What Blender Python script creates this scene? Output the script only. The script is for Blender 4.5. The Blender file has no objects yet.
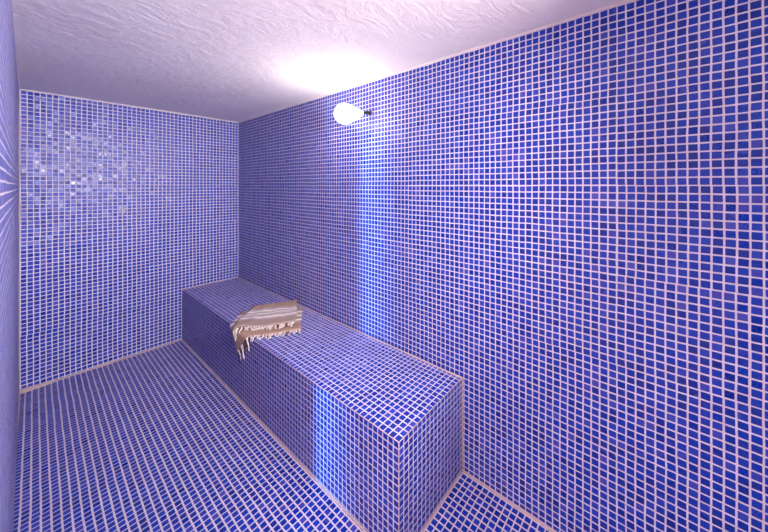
import bpy, bmesh, math, random
from mathutils import Vector, noise

random.seed(7)
scene = bpy.context.scene
COL = scene.collection

# ------------------------------------------------------------------ dimensions (metres)
XR = 1.330        # right wall
XL = -0.0694      # left wall
YB = 3.388        # back wall
YF = -0.80        # wall behind the camera
ZC = 2.085        # ceiling
CAM_Z = 1.42
P = 0.02825       # mosaic pitch
PX = (XR - XL) / 49.4
LEAN = 0.0104     # the left wall is slightly out of square
BX = 0.8445       # bench front
BY = 0.736        # bench near end
BZ = 0.464        # bench top
DOOR_Y0, DOOR_Y1, DOOR_Z = -0.46, 0.87, 1.95
WT = 0.12         # wall thickness

# ------------------------------------------------------------------ node helpers
def new_mat(name):
    m = bpy.data.materials.new(name)
    m.use_nodes = True
    nt = m.node_tree
    b = nt.nodes['Principled BSDF']
    return m, nt, b

class G:
    """small helper for building node graphs"""
    def __init__(self, nt): self.nt = nt
    def n(self, typ, **kw):
        nd = self.nt.nodes.new(typ)
        for k, v in kw.items(): setattr(nd, k, v)
        return nd
    def link(self, a, b): self.nt.links.new(a, b)
    def put(self, sock, v):
        if hasattr(v, 'node'): self.link(v, sock)
        else: sock.default_value = v
    def m(self, op, a, b=None, c=None, clamp=False):
        nd = self.n('ShaderNodeMath', operation=op); nd.use_clamp = clamp
        self.put(nd.inputs[0], a)
        if b is not None: self.put(nd.inputs[1], b)
        if c is not None: self.put(nd.inputs[2], c)
        return nd.outputs[0]
    def v(self, op, a, b=None, s=None):
        nd = self.n('ShaderNodeVectorMath', operation=op)
        self.put(nd.inputs[0], a)
        if b is not None: self.put(nd.inputs[1], b)
        if s is not None: self.put(nd.inputs['Scale'], s)
        return nd.outputs[0]
    def noise(self, vec, scale, detail=2.0, rough=0.5, color=False):
        nd = self.n('ShaderNodeTexNoise')
        self.put(nd.inputs['Vector'], vec)
        nd.inputs['Scale'].default_value = scale
        nd.inputs['Detail'].default_value = detail
        nd.inputs['Roughness'].default_value = rough
        return nd.outputs['Color' if color else 'Fac']
    def white(self, vec):
        nd = self.n('ShaderNodeTexWhiteNoise', noise_dimensions='3D')
        self.put(nd.inputs['Vector'], vec)
        return nd
    def ramp(self, fac, stops, interp='LINEAR'):
        nd = self.n('ShaderNodeValToRGB')
        cr = nd.color_ramp; cr.interpolation = interp
        while len(cr.elements) < len(stops): cr.elements.new(0.5)
        for e, (p, c) in zip(cr.elements, stops):
            e.position = p; e.color = (*c, 1)
        self.put(nd.inputs[0], fac)
        return nd.outputs[0]
    def mix(self, fac, a, b):
        nd = self.n('ShaderNodeMix', data_type='RGBA')
        self.put(nd.inputs[0], fac)
        self.put(nd.inputs[6], a if hasattr(a, 'node') else (*a, 1))
        self.put(nd.inputs[7], b if hasattr(b, 'node') else (*b, 1))
        return nd.outputs[2]
    def smooth(self, x, lo, hi):
        nd = self.n('ShaderNodeMapRange', interpolation_type='SMOOTHSTEP')
        self.put(nd.inputs[0], x)
        nd.inputs[1].default_value = lo; nd.inputs[2].default_value = hi
        return nd.outputs[0]

def mosaic_material(name, grout, half_u=0.405, half_v=0.405, tilt=0.05, wob=0.09, spec=0.30, step=0.08):
    m, nt, b = new_mat(name)
    g = G(nt)
    uv = g.n('ShaderNodeUVMap').outputs[0]
    # hand-laid wobble of the rows, plus a small step between the mosaic sheets
    wv = g.v('SUBTRACT', g.noise(uv, 0.21, 2.0, 0.5, True), (0.5, 0.5, 0.5))
    wv = g.v('SCALE', wv, s=wob * 2)
    sheet = g.v('FLOOR', g.v('SCALE', uv, s=1 / 12.0))
    sh = g.v('SCALE', g.v('SUBTRACT', g.white(sheet).outputs['Color'], (0.5, 0.5, 0.5)), s=step)
    p = g.v('ADD', uv, g.v('ADD', wv, sh))
    cell = g.v('FLOOR', p)
    w = g.white(cell)
    rc = w.outputs['Color']; rv = w.outputs['Value']
    sep = g.n('ShaderNodeSeparateXYZ'); g.link(rc, sep.inputs[0])
    r1, r2, r3 = sep.outputs
    f = g.v('ABSOLUTE', g.v('SUBTRACT', g.v('FRACTION', p), (0.5, 0.5, 0.5)))
    fs = g.n('ShaderNodeSeparateXYZ'); g.link(f, fs.inputs[0])
    # rounded-square distance to the tile edge
    jig = g.m('MULTIPLY', g.m('SUBTRACT', r3, 0.5), 0.016)
    edge = g.m('MULTIPLY', g.m('SUBTRACT', g.noise(uv, 3.1, 2.0), 0.5), 0.03)
    off = g.m('ADD', jig, edge)
    rr = 0.06
    du = g.m('MAXIMUM', g.m('SUBTRACT', g.m('ADD', fs.outputs[0], off), half_u - rr), 0.0)
    dv = g.m('MAXIMUM', g.m('SUBTRACT', g.m('ADD', fs.outputs[1], off), half_v - rr), 0.0)
    d = g.m('SUBTRACT', g.m('SQRT', g.m('ADD', g.m('MULTIPLY', du, du), g.m('MULTIPLY', dv, dv))), rr)
    tile = g.m('SUBTRACT', 1.0, g.smooth(d, -0.012, 0.018))
    pillow = g.m('SUBTRACT', 1.0, g.smooth(d, -0.09, 0.03))
    # vitreous glass colours, tile by tile, each one cloudy inside
    patch = g.m('MULTIPLY', g.m('SUBTRACT', g.noise(uv, 0.11, 2.0), 0.5), 0.5)
    pick = g.m('ADD', rv, patch)
    base = g.ramp(pick, TILE_STOPS)
    cloud = g.noise(g.v('ADD', uv, g.v('SCALE', rc, s=9.0)), 2.3, 3.0, 0.6)
    base = g.mix(g.m('MULTIPLY', g.smooth(cloud, 0.35, 0.8), 0.40), base, (0.002, 0.052, 0.44))
    gn = g.noise(uv, 0.35, 4.0, 0.65)
    gcol = g.mix(g.smooth(gn, 0.3, 0.75), grout, tuple(min(1, c * k) for c, k in zip(grout, (0.94, 0.84, 0.80))))
    col = g.mix(tile, gcol, base)
    g.link(col, b.inputs['Base Color'])
    rough = g.m('ADD', 0.215, g.m('MULTIPLY', r2, 0.20))
    rough = g.m('ADD', rough, g.m('MULTIPLY', g.noise(uv, 5.0, 2.0), 0.10))
    g.link(g.m('ADD', g.m('MULTIPLY', tile, g.m('SUBTRACT', rough, 0.85)), 0.85), b.inputs['Roughness'])
    b.inputs['IOR'].default_value = 1.5
    g.link(g.m('ADD', 0.08, g.m('MULTIPLY', tile, spec)), b.inputs['Specular IOR Level'])
    # each tile sits at its own small angle
    nrm = g.n('ShaderNodeNewGeometry').outputs['Normal']
    ti = g.v('SCALE', g.v('SUBTRACT', rc, (0.5, 0.5, 0.5)), s=g.m('MULTIPLY', tile, tilt * 2.8))
    nn = g.v('NORMALIZE', g.v('ADD', nrm, ti))
    bp = g.n('ShaderNodeBump')
    bp.inputs['Strength'].default_value = 0.55
    bp.inputs['Distance'].default_value = 0.0025
    h = g.m('ADD', pillow, g.m('MULTIPLY', g.noise(uv, 2.2, 3.0, 0.6), 0.10))
    g.link(h, bp.inputs['Height']); g.link(nn, bp.inputs['Normal'])
    g.link(bp.outputs[0], b.inputs['Normal'])
    return m

TILE_STOPS = [(0.0, (0.001, 0.016, 0.21)), (0.25, (0.001, 0.022, 0.27)), (0.60, (0.001, 0.034, 0.36)),
              (0.78, (0.006, 0.038, 0.36)), (0.90, (0.018, 0.046, 0.38)), (1.0, (0.055, 0.060, 0.37))]
M_WALL = mosaic_material('blue glass mosaic on the walls', (0.62, 0.59, 0.70))
M_FLOOR = mosaic_material('blue glass mosaic on the floor', (0.64, 0.57, 0.64), half_u=0.385, half_v=0.405, wob=0.07, spec=0.16, step=0.05)
M_BENCH = mosaic_material('blue glass mosaic on the bench', (0.62, 0.58, 0.69))

def rough_paint(name, col, bump=0.5, scale=20.0, rough=0.85, dist=0.006):
    m, nt, b = new_mat(name); g = G(nt)
    co = g.n('ShaderNodeTexCoord').outputs['Object']
    n1 = g.noise(co, scale, 6.0, 0.62)
    wv = g.v('ADD', co, g.v('SCALE', g.noise(co, 3.0, 2.0, 0.5, True), s=0.35))
    mp = g.n('ShaderNodeMapping'); g.link(wv, mp.inputs[0]); mp.inputs['Scale'].default_value = (1.0, 2.6, 1.0)
    n2 = g.noise(mp.outputs[0], 7.0, 5.0, 0.6)
    ridge = g.smooth(g.m('ABSOLUTE', g.m('SUBTRACT', n2, 0.5)), 0.0, 0.10)
    h = g.m('ADD', g.m('MULTIPLY', n1, 1.0), g.m('MULTIPLY', ridge, 0.20))
    bp = g.n('ShaderNodeBump'); bp.inputs['Strength'].default_value = bump; bp.inputs['Distance'].default_value = dist
    g.link(h, bp.inputs['Height']); g.link(bp.outputs[0], b.inputs['Normal'])
    st = g.noise(co, 1.7, 4.0, 0.6)
    g.link(g.mix(g.smooth(st, 0.3, 0.75), col, tuple(c * k for c, k in zip(col, (0.93, 0.90, 0.90)))), b.inputs['Base Color'])
    b.inputs['Roughness'].default_value = rough
    b.inputs['Specular IOR Level'].default_value = 0.25
    return m

M_CEIL = rough_paint('white trowelled plaster', (0.88, 0.83, 0.80), bump=0.9)
M_HALL = rough_paint('warm white wall paint', (0.80, 0.70, 0.70), bump=0.1)
M_GROUT = rough_paint('pinkish beige grout', (0.50, 0.38, 0.37), bump=0.6, scale=60, dist=0.003)
M_PLASTER = rough_paint('pale plaster bead', (0.74, 0.66, 0.66), bump=0.6, scale=60, dist=0.003)

def plain(name, col, rough=0.5, metal=0.0, emit=None, strength=0.0):
    m, nt, b = new_mat(name)
    b.inputs['Base Color'].default_value = (*col, 1)
    b.inputs['Roughness'].default_value = rough
    b.inputs['Metallic'].default_value = metal
    if emit:
        b.inputs['Emission Color'].default_value = (*emit, 1)
        b.inputs['Emission Strength'].default_value = strength
    return m

M_GLOBE = plain('lit opal glass', (0.9, 0.9, 0.9), 0.3, emit=(1.0, 0.95, 0.92), strength=6.0)
M_FILL = plain('glowing fill light glass', (0.9, 0.9, 0.9), 0.3, emit=(1.0, 0.95, 0.92), strength=6.0)  # glow for the added fill light only
M_OPAL = plain('white opal glass collar', (0.85, 0.83, 0.82), 0.25, emit=(1.0, 0.90, 0.84), strength=3.0)
M_METAL = plain('dark bronze metal', (0.06, 0.05, 0.035), 0.35, 0.9)
M_PANEL = plain('lit ceiling lamp diffuser', (0.9, 0.9, 0.9), 0.4, emit=(1.0, 0.84, 0.88), strength=3.0)
M_FRAME = plain('white painted frame', (0.75, 0.72, 0.72), 0.5)
M_HALLFLOOR = plain('hall floor tiles', (0.55, 0.45, 0.42), 0.5)

# ------------------------------------------------------------------ mesh helpers
def link_mesh(name, bm, mat, parent=None, smooth=False):
    me = bpy.data.meshes.new(name)
    bm.normal_update()
    bm.to_mesh(me); bm.free()
    me.materials.append(mat)
    if smooth:
        for p in me.polygons: p.use_smooth = True
    o = bpy.data.objects.new(name, me)
    COL.objects.link(o)
    if parent: o.parent = parent
    return o

def structure(o):
    o['kind'] = 'structure'
    return o

def add_box(bm, lo, hi, origin=(0, 0, 0), pitch=(P, P, P), seed=0):
    uvl = bm.loops.layers.uv.verify()
    vs = [bm.verts.new((x, y, z)) for x in (lo[0], hi[0]) for y in (lo[1], hi[1]) for z in (lo[2], hi[2])]
    quads = [(0, 1, 3, 2), (4, 6, 7, 5), (0, 4, 5, 1), (2, 3, 7, 6), (0, 2, 6, 4), (1, 5, 7, 3)]
    axes = [0, 0, 1, 1, 2, 2]
    for i, (q, ax) in enumerate(zip(quads, axes)):
        f = bm.faces.new([vs[k] for k in q])
        ua, va = [a for a in (0, 1, 2) if a != ax]
        for l in f.loops:
            c = l.vert.co
            l[uvl].uv = ((c[ua] - origin[ua]) / pitch[ua] + 240 * (seed + 1) + 120 * (i % 2),
                         (c[va] - origin[va]) / pitch[va] + 360)

def box(name, lo, hi, mat, parent=None, **kw):
    bm = bmesh.new(); add_box(bm, lo, hi, **kw)
    return link_mesh(name, bm, mat, parent)

def tube(bm, pts, radii, seg=8, cap=True):
    rings = []
    n = len(pts); pts = [Vector(p) for p in pts]
    up = Vector((0, 0, 1))
    for i, p in enumerate(pts):
        t = (pts[min(i + 1, n - 1)] - pts[max(i - 1, 0)]).normalized()
        a = t.cross(up)
        if a.length < 1e-3: a = t.cross(Vector((1, 0, 0)))
        a.normalize(); b = t.cross(a)
        r = radii[i] if isinstance(radii, (list, tuple)) else radii
        rings.append([bm.verts.new(p + (a * math.cos(k * 2 * math.pi / seg) + b * math.sin(k * 2 * math.pi / seg)) * r) for k in range(seg)])
    for i in range(n - 1):
        for k in range(seg):
            bm.faces.new((rings[i][k], rings[i][(k + 1) % seg], rings[i + 1][(k + 1) % seg], rings[i + 1][k]))
    if cap:
        bm.faces.new(rings[0][::-1]); bm.faces.new(rings[-1])

def lathe(bm, prof, origin, axis, seg=32):
    """prof: list of (radius, distance along axis)"""
    ax = Vector(axis).normalized()
    a = ax.orthogonal().normalized(); b = ax.cross(a)
    o = Vector(origin); rings = []
    for r, h in prof:
        if r < 1e-5: rings.append([bm.verts.new(o + ax * h)])
        else: rings.append([bm.verts.new(o + ax * h + (a * math.cos(k * 2 * math.pi / seg) + b * math.sin(k * 2 * math.pi / seg)) * r) for k in range(seg)])
    for r0, r1 in zip(rings, rings[1:]):
        for k in range(seg):
            k2 = (k + 1) % seg
            if len(r0) == 1: bm.faces.new((r0[0], r1[k2], r1[k]))
            elif len(r1) == 1: bm.faces.new((r0[k], r0[k2], r1[0]))
            else: bm.faces.new((r0[k], r0[k2], r1[k2], r1[k]))

def bead(name, a, b, r, mat, jitter=0.35, parent=None, step=0.03, flare=None):
    """an irregular hand-applied bead of grout along a joint"""
    a, b = Vector(a), Vector(b); n = max(4, int((b - a).length / step))
    pts, rad = [], []
    for i in range(n + 1):
        t = i / n; q = a.lerp(b, t)
        k = noise.noise(q * 9.0 + Vector((a.x * 7, 3, 1))) * jitter + noise.noise(q * 31.0) * jitter * 0.5
        rr = r * (1 + k)
        if flare: rr *= 1 + flare[0] * math.exp(-((t - flare[1]) / flare[2]) ** 2)
        pts.append(q); rad.append(rr)
    bm = bmesh.new(); tube(bm, pts, rad, 8)
    return link_mesh(name, bm, mat, parent, smooth=True)

# ------------------------------------------------------------------ the setting
PR = 0.970 * P
structure(box('floor', (XL - WT, YF - WT, -0.10), (XR + WT, YB + WT, 0.0), M_FLOOR, origin=(XL, YB, 0), pitch=(PX, P * 0.98, P), seed=0))
structure(box('ceiling', (XL - WT, YF - WT, ZC), (XR + WT, YB + WT, ZC + 0.12), M_CEIL))
structure(box('wall_right', (XR, YF - WT, 0.0), (XR + WT, YB + WT, ZC), M_WALL, origin=(XR, YB, ZC - 0.006), pitch=(P, PR, PR), seed=1))
structure(box('wall_back', (XL - WT, YB, 0.0), (XR, YB + WT, ZC), M_WALL, origin=(XL + 0.006, YB, ZC - 0.006), pitch=(PX, P, P), seed=2))
structure(box('wall_front', (XL - WT, YF - WT, 0.0), (XR, YF, ZC), M_WALL, origin=(XL, YB, ZC), pitch=(PX, P, P), seed=3))
bm = bmesh.new()
kw = dict(origin=(XL, YB, ZC - 0.006), pitch=(P, P, P), seed=4)
add_box(bm, (XL - WT, DOOR_Y1, 0), (XL, YB, ZC), **kw)
add_box(bm, (XL - WT, YF, 0), (XL, DOOR_Y0, ZC), **kw)
add_box(bm, (XL - WT, DOOR_Y0, DOOR_Z), (XL, DOOR_Y1, ZC), **kw)
for v in bm.verts: v.co.x += LEAN * (YB - v.co.y)
structure(link_mesh('wall_left', bm, M_WALL))

# the hall beyond the doorway the picture is taken from
HX0, HY0, HY1, HZ = -2.25, -1.6, 1.7, 2.4
structure(box('floor_hall', (HX0, HY0, -0.10), (XL - WT, HY1, -0.002), M_HALLFLOOR))
structure(box('ceiling_hall', (HX0, HY0, HZ), (XL - WT, HY1, HZ + 0.1), M_HALL))

structure(box('wall_hall_back', (HX0 - 0.1, HY1, -0.1), (XL - WT, HY1 + 0.1, HZ), M_HALL))
structure(box('wall_hall_front', (HX0 - 0.1, HY0 - 0.1, -0.1), (XL - WT, HY0, HZ), M_HALL))
bm = bmesh.new()
add_box(bm, (XL - WT - 0.03, HY0, -0.1), (XL - WT, YF - WT, HZ))
add_box(bm, (XL - WT - 0.03, YF - WT, ZC), (XL - WT, HY1, HZ))
add_box(bm, (XL - WT - 0.03, YF - WT, -0.1), (XL - WT, DOOR_Y0 - 0.02, ZC))
add_box(bm, (XL - WT - 0.03, DOOR_Y1 + 0.08, -0.1), (XL - WT, HY1, ZC))
add_box(bm, (XL - WT - 0.03, DOOR_Y0 - 0.02, DOOR_Z + 0.02), (XL - WT, DOOR_Y1 + 0.08, ZC))
structure(link_mesh('wall_hall_right', bm, M_HALL))
WY0, WY1, WZ0, WZ1 = -0.36, 0.14, 0.12, 2.15
bm = bmesh.new()
for lo, hi in (((HX0 - .1, HY0, -.1), (HX0, WY0, HZ)), ((HX0 - .1, WY1, -.1), (HX0, HY1, HZ)),
               ((HX0 - .1, WY0, -.1), (HX0, WY1, WZ0)), ((HX0 - .1, WY0, WZ1), (HX0, WY1, HZ))):
    add_box(bm, lo, hi)
structure(link_mesh('wall_hall_left', bm, M_HALL))
bm = bmesh.new()
for lo, hi in (((HX0 - .03, WY0, WZ0), (HX0 + .02, WY0 + .03, WZ1)), ((HX0 - .03, WY1 - .03, WZ0), (HX0 + .02, WY1, WZ1)),
               ((HX0 - .03, WY0 + .03, WZ0), (HX0 + .02, WY1 - .03, WZ0 + .03)), ((HX0 - .03, WY0 + .03, WZ1 - .03), (HX0 + .02, WY1 - .03, WZ1))):
    add_box(bm, lo, hi)
structure(link_mesh('window_1', bm, M_FRAME))
sun = bpy.data.lights.new('sun', 'SUN'); so = bpy.data.objects.new('sun', sun); COL.objects.link(so)
sun.energy = 3.1; sun.angle = math.radians(4.5); sun.color = (0.20, 0.56, 1.0)
so.location = (-6, -2.4, 2.5)
so.rotation_euler = Vector((1, 0.45, -0.09)).to_track_quat('-Z', 'Y').to_euler()
structure(box('ceiling_lamp_panel', (-1.55, -0.65, HZ - 0.03), (-0.75, 0.95, HZ - 0.001), M_PANEL))

# joints between the tiled planes
structure(bead('trim_1', (XR, YF, ZC), (XR, YB, ZC), 0.009, M_PLASTER))
structure(bead('trim_2', (XL, YB, ZC), (XR, YB, ZC), 0.010, M_PLASTER))
structure(bead('trim_3', (XL, YB, 0), (BX, YB, 0), 0.010, M_GROUT, flare=(1.9, 0.0, 0.10)))
structure(bead('trim_4', (XR, YF, 0), (XR, BY, 0), 0.007, M_GROUT))
structure(bead('trim_5', (XL, 1.0, ZC), (XL, YB, ZC), 0.008, M_PLASTER))
structure(bead('trim_6', (XL, 1.0, 0), (XL, YB, 0), 0.008, M_GROUT))
structure(bead('trim_7', (XL, YB, 0), (XL, YB, ZC), 0.006, M_GROUT, jitter=0.6))

# ------------------------------------------------------------------ the bench
bench = bpy.data.objects.new('tiled_bench', None); COL.objects.link(bench)
bench.location = (BX, BY, 0)
bench['label'] = 'long built-in bench covered in blue mosaic tiles against the right wall'
bench['category'] = 'bench'
PB = (XR - BX) / 17.0
PZ = BZ / 16.5
def bl(v): return (v[0] - BX, v[1] - BY, v[2])
def bench_box(name, lo, hi, seed):
    bm = bmesh.new()
    add_box(bm, bl(lo), bl(hi), origin=bl((BX, BY, BZ)), pitch=(PB, P * 0.975, PZ), seed=seed)
    return link_mesh(name, bm, M_BENCH, bench)
bench_box('base', (BX, BY, 0.0), (XR - .0015, YB - .0015, BZ - PZ), 6)
bench_box('seat', (BX, BY, BZ - PZ), (XR - .0015, YB - .0015, BZ), 6)
bead('wall_joint', bl((XR - .009, BY, BZ)), bl((XR - .009, YB - .002, BZ)), 0.005, M_GROUT, parent=bench)
bead('back_joint', bl((BX, YB - .013, BZ)), bl((XR - .014, YB - .013, BZ)), 0.005, M_GROUT, parent=bench)
bead('floor_joint', bl((BX, BY, .004)), bl((BX, YB, .004)), 0.0048, M_GROUT, parent=bench)
bead('end_floor_joint', bl((BX, BY, .004)), bl((XR - .012, BY, .004)), 0.0048, M_GROUT, parent=bench)
bead('end_wall_joint', bl((XR - .008, BY, 0)), bl((XR - .008, BY, BZ)), 0.0035, M_GROUT, parent=bench)
bead('corner_grout', bl((BX, BY, 0)), bl((BX, BY, BZ)), 0.0022, M_GROUT, parent=bench, jitter=0.2)
bead('front_edge_grout', bl((BX, BY, BZ)), bl((BX, YB, BZ)), 0.0020, M_GROUT, parent=bench, jitter=0.2)
bead('end_edge_grout', bl((BX, BY, BZ)), bl((XR - .004, BY, BZ)), 0.0020, M_GROUT, parent=bench, jitter=0.2)

# ------------------------------------------------------------------ the wall lamp
lamp = bpy.data.objects.new('wall_lamp', None); COL.objects.link(lamp)
LC = Vector((XR, 1.40, CAM_Z + 0.465)); lamp.location = LC
lamp['label'] = 'lit white globe lamp with dark bracket high on the right wall'
lamp['category'] = 'lamp'
gc = Vector((-0.120, 0.105, -0.014))
bm = bmesh.new()
axis = gc.normalized()
R = 0.064
prof = []
for i in range(0, 21):
    a = math.pi * i / 20
    prof.append((R * math.sin(a) if 0 < i < 20 else 0.0, -R * math.cos(a)))
lathe(bm, prof, gc, axis, 32)
link_mesh('globe', bm, M_GLOBE, lamp, True)
bm = bmesh.new()
lathe(bm, [(0.011, -0.115), (0.016, -0.104), (0.027, -0.086), (0.040, -0.066), (0.047, -0.050), (0.044, -0.046)], gc, axis, 24)
link_mesh('collar', bm, M_OPAL, lamp, True)
bm = bmesh.new()
lathe(bm, [(0.0, 0.0), (0.014, 0.0), (0.014, 0.006), (0.010, 0.010), (0.0, 0.013)], (0, 0, 0), (-1, 0, 0), 24)
link_mesh('wall_plate', bm, M_METAL, lamp, True)
bm = bmesh.new()
tube(bm, [(-0.008, 0.001, 0), (-0.018, 0.007, 0.0), (-0.028, 0.018, -0.002), gc - axis * 0.112], [0.009, 0.009, 0.009, 0.011], 12)
link_mesh('bracket', bm, M_METAL, lamp, True)

# added fill light, unseen behind the camera, to brighten the dim far end
disc = bpy.data.objects.new('added_fill_light', None); COL.objects.link(disc)
disc.location = (0.52, YF, 1.72)
disc['label'] = 'large round fill light added out of view on the short wall opposite the back wall'
disc['category'] = 'lamp'
RD = 0.20
bm = bmesh.new(); lathe(bm, [(0.0, 0.0), (RD + .02, 0.0), (RD + .02, 0.035), (RD, 0.045), (RD, 0.030), (0.0, 0.030)], (0, 0, 0), (0, 1, 0), 40)
link_mesh('housing', bm, M_FRAME, disc, True)
bm = bmesh.new(); lathe(bm, [(RD, 0.036), (RD * .9, 0.055), (RD * .6, 0.072), (RD * .3, 0.079), (0.0, 0.081)], (0, 0, 0), (0, 1, 0), 40)
link_mesh('diffuser', bm, M_FILL, disc, True)

# ------------------------------------------------------------------ the towel on the bench
TAN, GREY, WHT, TAUPE = (0.40, 0.265, 0.19), (0.47, 0.38, 0.35), (0.80, 0.74, 0.68), (0.36, 0.26, 0.21)
def towel_mat(name, stops):
    m, nt, b = new_mat(name); g = G(nt)
    uv = g.n('ShaderNodeUVMap').outputs[0]
    s = g.n('ShaderNodeSeparateXYZ'); g.link(uv, s.inputs[0])
    t = g.m('ADD', s.outputs[1], g.m('MULTIPLY', g.m('SUBTRACT', g.noise(uv, 6.0), 0.5), 0.012))
    c = g.ramp(t, stops, 'CONSTANT')
    wv = g.n('ShaderNodeTexWave', wave_type='BANDS', bands_direction='Y'); g.link(uv, wv.inputs[0]); wv.inputs['Scale'].default_value = 30
    wx = g.n('ShaderNodeTexWave', wave_type='BANDS', bands_direction='X'); g.link(uv, wx.inputs[0]); wx.inputs['Scale'].default_value = 30
    weave = g.m('MULTIPLY', wv.outputs['Fac'], wx.outputs['Fac'])
    g.link(g.mix(g.m('MULTIPLY', weave, 0.12), c, (0.75, 0.68, 0.62)), b.inputs['Base Color'])
    bp = g.n('ShaderNodeBump'); bp.inputs['Strength'].default_value = 0.3; bp.inputs['Distance'].default_value = 0.001
    g.link(weave, bp.inputs['Height']); g.link(bp.outputs[0], b.inputs['Normal'])
    b.inputs['Roughness'].default_value = 0.95
    b.inputs['Specular IOR Level'].default_value = 0.1
    return m
M_TOWA = towel_mat('woven cotton stripes lower', [(0, TAN), (.17, WHT), (.23, GREY), (.36, WHT), (.42, TAUPE), (.52, WHT), (.585, GREY), (.66, TAN)])
M_TOWB = towel_mat('woven cotton stripes upper', [(0, TAN), (.30, GREY), (.40, WHT), (.46, GREY), (.53, WHT), (.555, GREY), (.66, WHT), (.70, GREY), (.76, TAUPE)])
M_CREAM = plain('cream cotton cord', (0.72, 0.65, 0.58), 0.95)
M_BROWN = plain('dark brown cotton cord', (0.10, 0.055, 0.035), 0.95)

towel = bpy.data.objects.new('striped_towel', None); COL.objects.link(towel)
TO = Vector((0.98, 2.10, BZ)); towel.location = TO
towel['label'] = 'folded beige striped towel with cream tassels draped over the bench edge'
towel['category'] = 'towel'

def drape(x, y, h):
    """plan point -> 3-D point on the bench, folded over its front edge; h = height above the surface"""
    r = 0.012 + h
    over = BX - x
    q = r * math.pi / 2
    if over <= 0: p = Vector((x, y, BZ + h))
    elif over < q:
        a = over / r
        p = Vector((BX - r * math.sin(a) , y, BZ + h - r * (1 - math.cos(a))))
    else: p = Vector((BX - r, y, BZ + h - r - (over - q)))
    # keep off the tiles: the fold arc starts just behind the edge
    return p - TO

def sheet(name, c, mat, h0, thick, bump, seed, roll=0.0, nu=44, nv=40):
    """c: plan corners near-left, near-right, far-right, far-left"""
    bm = bmesh.new(); uvl = bm.loops.layers.uv.verify()
    NL, NR, FR, FL = [Vector(k) for k in c]
    def plan(s, t):
        p = FL.lerp(FR, s).lerp(NL.lerp(NR, s), t)
        w1 = noise.noise(Vector((s * 3.1, t * 2.3, seed))) * 0.012
        w2 = noise.noise(Vector((s * 2.7, t * 3.7, seed + 9))) * 0.012
        return p.x + w1, p.y + w2 - 0.03 * t * math.sin(math.pi * s)
    def surf(s, t):
        x, y = plan(s, t)
        h = h0 + bump * (0.5 + noise.noise(Vector((s * 4.0, t * 3.0, seed + 4)))) + bump * 0.5 * noise.noise(Vector((s * 11, t * 5, seed)))
        if roll: h -= roll * max(0, 1 - t / 0.10) ** 2
        ed = min(s, 1 - s) / 0.06
        if ed < 1: h -= bump * 0.5 * (1 - ed) ** 2
        return drape(x, y, max(h, thick * 0.5 + 0.003))
    grid = [[bm.verts.new(surf(i / nu, j / nv)) for i in range(nu + 1)] for j in range(nv + 1)]
    for j in range(nv):
        for i in range(nu):
            f = bm.faces.new((grid[j][i], grid[j + 1][i], grid[j + 1][i + 1], grid[j][i + 1]))
            for l, (a, b_) in zip(f.loops, ((i, j), (i, j + 1), (i + 1, j + 1), (i + 1, j))):
                l[uvl].uv = (a / nu, b_ / nv)
    o = link_mesh(name, bm, mat, towel, True)
    md = o.modifiers.new('thickness', 'SOLIDIFY'); md.thickness = thick; md.offset = 0
    return o, plan, surf

CA = ((0.695, 2.105), (1.085, 1.800), (1.285, 2.10), (0.970, 2.40))
CB = ((0.790, 2.130), (1.097, 1.880), (1.316, 2.230), (1.065, 2.390))
oa, planA, surfA = sheet('lower_fold', CA, M_TOWA, 0.011, 0.008, 0.007, 2.0)
ob, planB, surfB = sheet('upper_fold', CB, M_TOWB, 0.037, 0.010, 0.008, 17.0, roll=0.016)

def tassel(start, direction, length, r, mat, name='tassel', lie=None):
    """a knotted, twisted bundle of threads"""
    d = Vector(direction).normalized()
    side = d.cross(Vector((0, 0, 1)))
    if side.length < 0.1: side = Vector((0, 1, 0))
    side.normalize()
    k = random.uniform(-0.5, 0.5); ph = random.uniform(0, 6.28)
    pts, rad = [], []
    for i in range(9):
        t = i / 8
        p = Vector(start) + d * length * t + side * (k * length * t * t * 0.7 + math.sin(t * 7 + ph) * r * 0.8)
        pts.append(p)
        rad.append(r * (0.75 if i == 0 else 1.35 if i == 1 else 0.85 + 0.15 * math.sin(i * 2.2) - 0.25 * t))
    if lie: pts = [Vector(lie(p)) for p in pts]
    bm = bmesh.new(); tube(bm, pts, rad, 7)
    return link_mesh(name, bm, mat, towel, True)

def edge_tassels(plan, n, h, length, r, s0=0.02, s1=0.98, brown=0.0, h_end=None):
    for i in range(n):
        s = s0 + (s1 - s0) * (i + random.uniform(-0.2, 0.2)) / (n - 1)
        s = min(max(s, 0.0), 1.0)
        x0, y0 = plan(s, 0.985); x1, y1 = plan(s, 0.90)
        d = Vector((x0 - x1, y0 - y1, 0)).normalized()
        L = length * random.uniform(0.7, 1.25)
        isb = random.random() < brown
        rr = r * (0.8 if isb else 1.0)
        def lie(p, x0=x0, y0=y0, L=L):
            far = min(1, (Vector((p.x, p.y)) - Vector((x0, y0))).length / max(L, 1e-4))
            hh = h * (1 - far) + (h_end if h_end is not None else rr + 0.002) * far
            return drape(p.x, p.y, hh)
        if x0 < BX - 0.005:                      # part hanging in front of the bench
            d = (d + Vector((-1.6, 0.0, 0))).normalized(); L *= 1.7
            hw = None
        tassel((x0, y0, 0), d, L, rr, M_BROWN if isb else M_CREAM, lie=lie)

edge_tassels(planB, 24, 0.036, 0.038, 0.0056, brown=0.40, h_end=0.026)
edge_tassels(planA, 26, 0.012, 0.042, 0.0050, brown=0.12)

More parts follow.
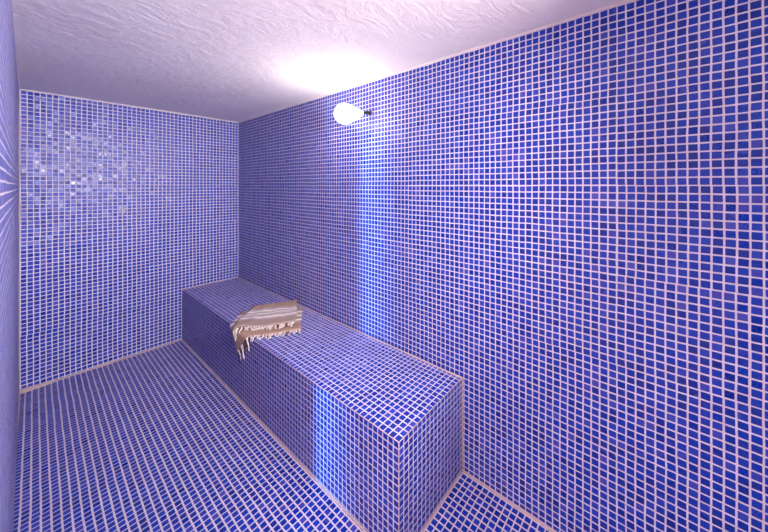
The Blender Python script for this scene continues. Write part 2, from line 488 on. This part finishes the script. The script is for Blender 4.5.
# ------------------------------------------------------------------ camera
cam = bpy.data.cameras.new('camera'); co = bpy.data.objects.new('camera', cam); COL.objects.link(co)
cam.sensor_fit = 'HORIZONTAL'; cam.sensor_width = 36.0
cam.lens = 300.5 / 768 * 36
cam.shift_x = (384 - 412) / 768
cam.shift_y = (185.8 - 266) / 768
cam.clip_start = 0.005
co.location = (0, 0, CAM_Z)
co.rotation_euler = (math.pi / 2, 0, -0.89767)
scene.camera = co

# ------------------------------------------------------------------ light and view
def bulb(name, host, power, col):
    l = bpy.data.lights.new(name, 'POINT'); o = bpy.data.objects.new(name, l); COL.objects.link(o)
    l.energy = power; l.color = col; l.shadow_soft_size = R * 1.06
    o.parent = host; o.location = gc
bulb('bulb', lamp, 66.0, (1.0, 0.91, 0.88))
dl = bpy.data.lights.new('fill_area', 'AREA'); dx = bpy.data.objects.new('fill_area', dl); COL.objects.link(dx)  # added fill aimed at the far end, no known lamp there
dl.shape = 'DISK'; dl.size = 2 * RD; dl.energy = 22.0; dl.color = (1.0, 0.90, 0.92); dl.spread = math.radians(92)
dx.parent = disc; dx.location = (0, 0.085, 0)
dx.rotation_euler = Vector((-0.06, 1, -0.16)).to_track_quat('-Z', 'Y').to_euler()
pl = bpy.data.lights.new('hall_light', 'AREA'); po = bpy.data.objects.new('hall_light', pl); COL.objects.link(po)
pl.shape = 'RECTANGLE'; pl.size = 0.8; pl.size_y = 1.6; pl.energy = 33.0; pl.color = (1.0, 0.84, 0.88)
po.location = (-1.15, 0.15, HZ - 0.034)

wd = bpy.data.worlds.new('world'); scene.world = wd; wd.use_nodes = True
wd.node_tree.nodes['Background'].inputs[0].default_value = (0.5, 0.6, 1.0, 1)
wd.node_tree.nodes['Background'].inputs[1].default_value = 0.3

scene.view_settings.view_transform = 'Standard'
scene.view_settings.look = 'None'
scene.view_settings.exposure = 0.9
scene.view_settings.gamma = 1.0
scene.view_settings.use_curve_mapping = False
scene.cycles.use_denoising = True
scene.cycles.max_bounces = 12
scene.cycles.diffuse_bounces = 8
scene.cycles.sample_clamp_indirect = 6.0
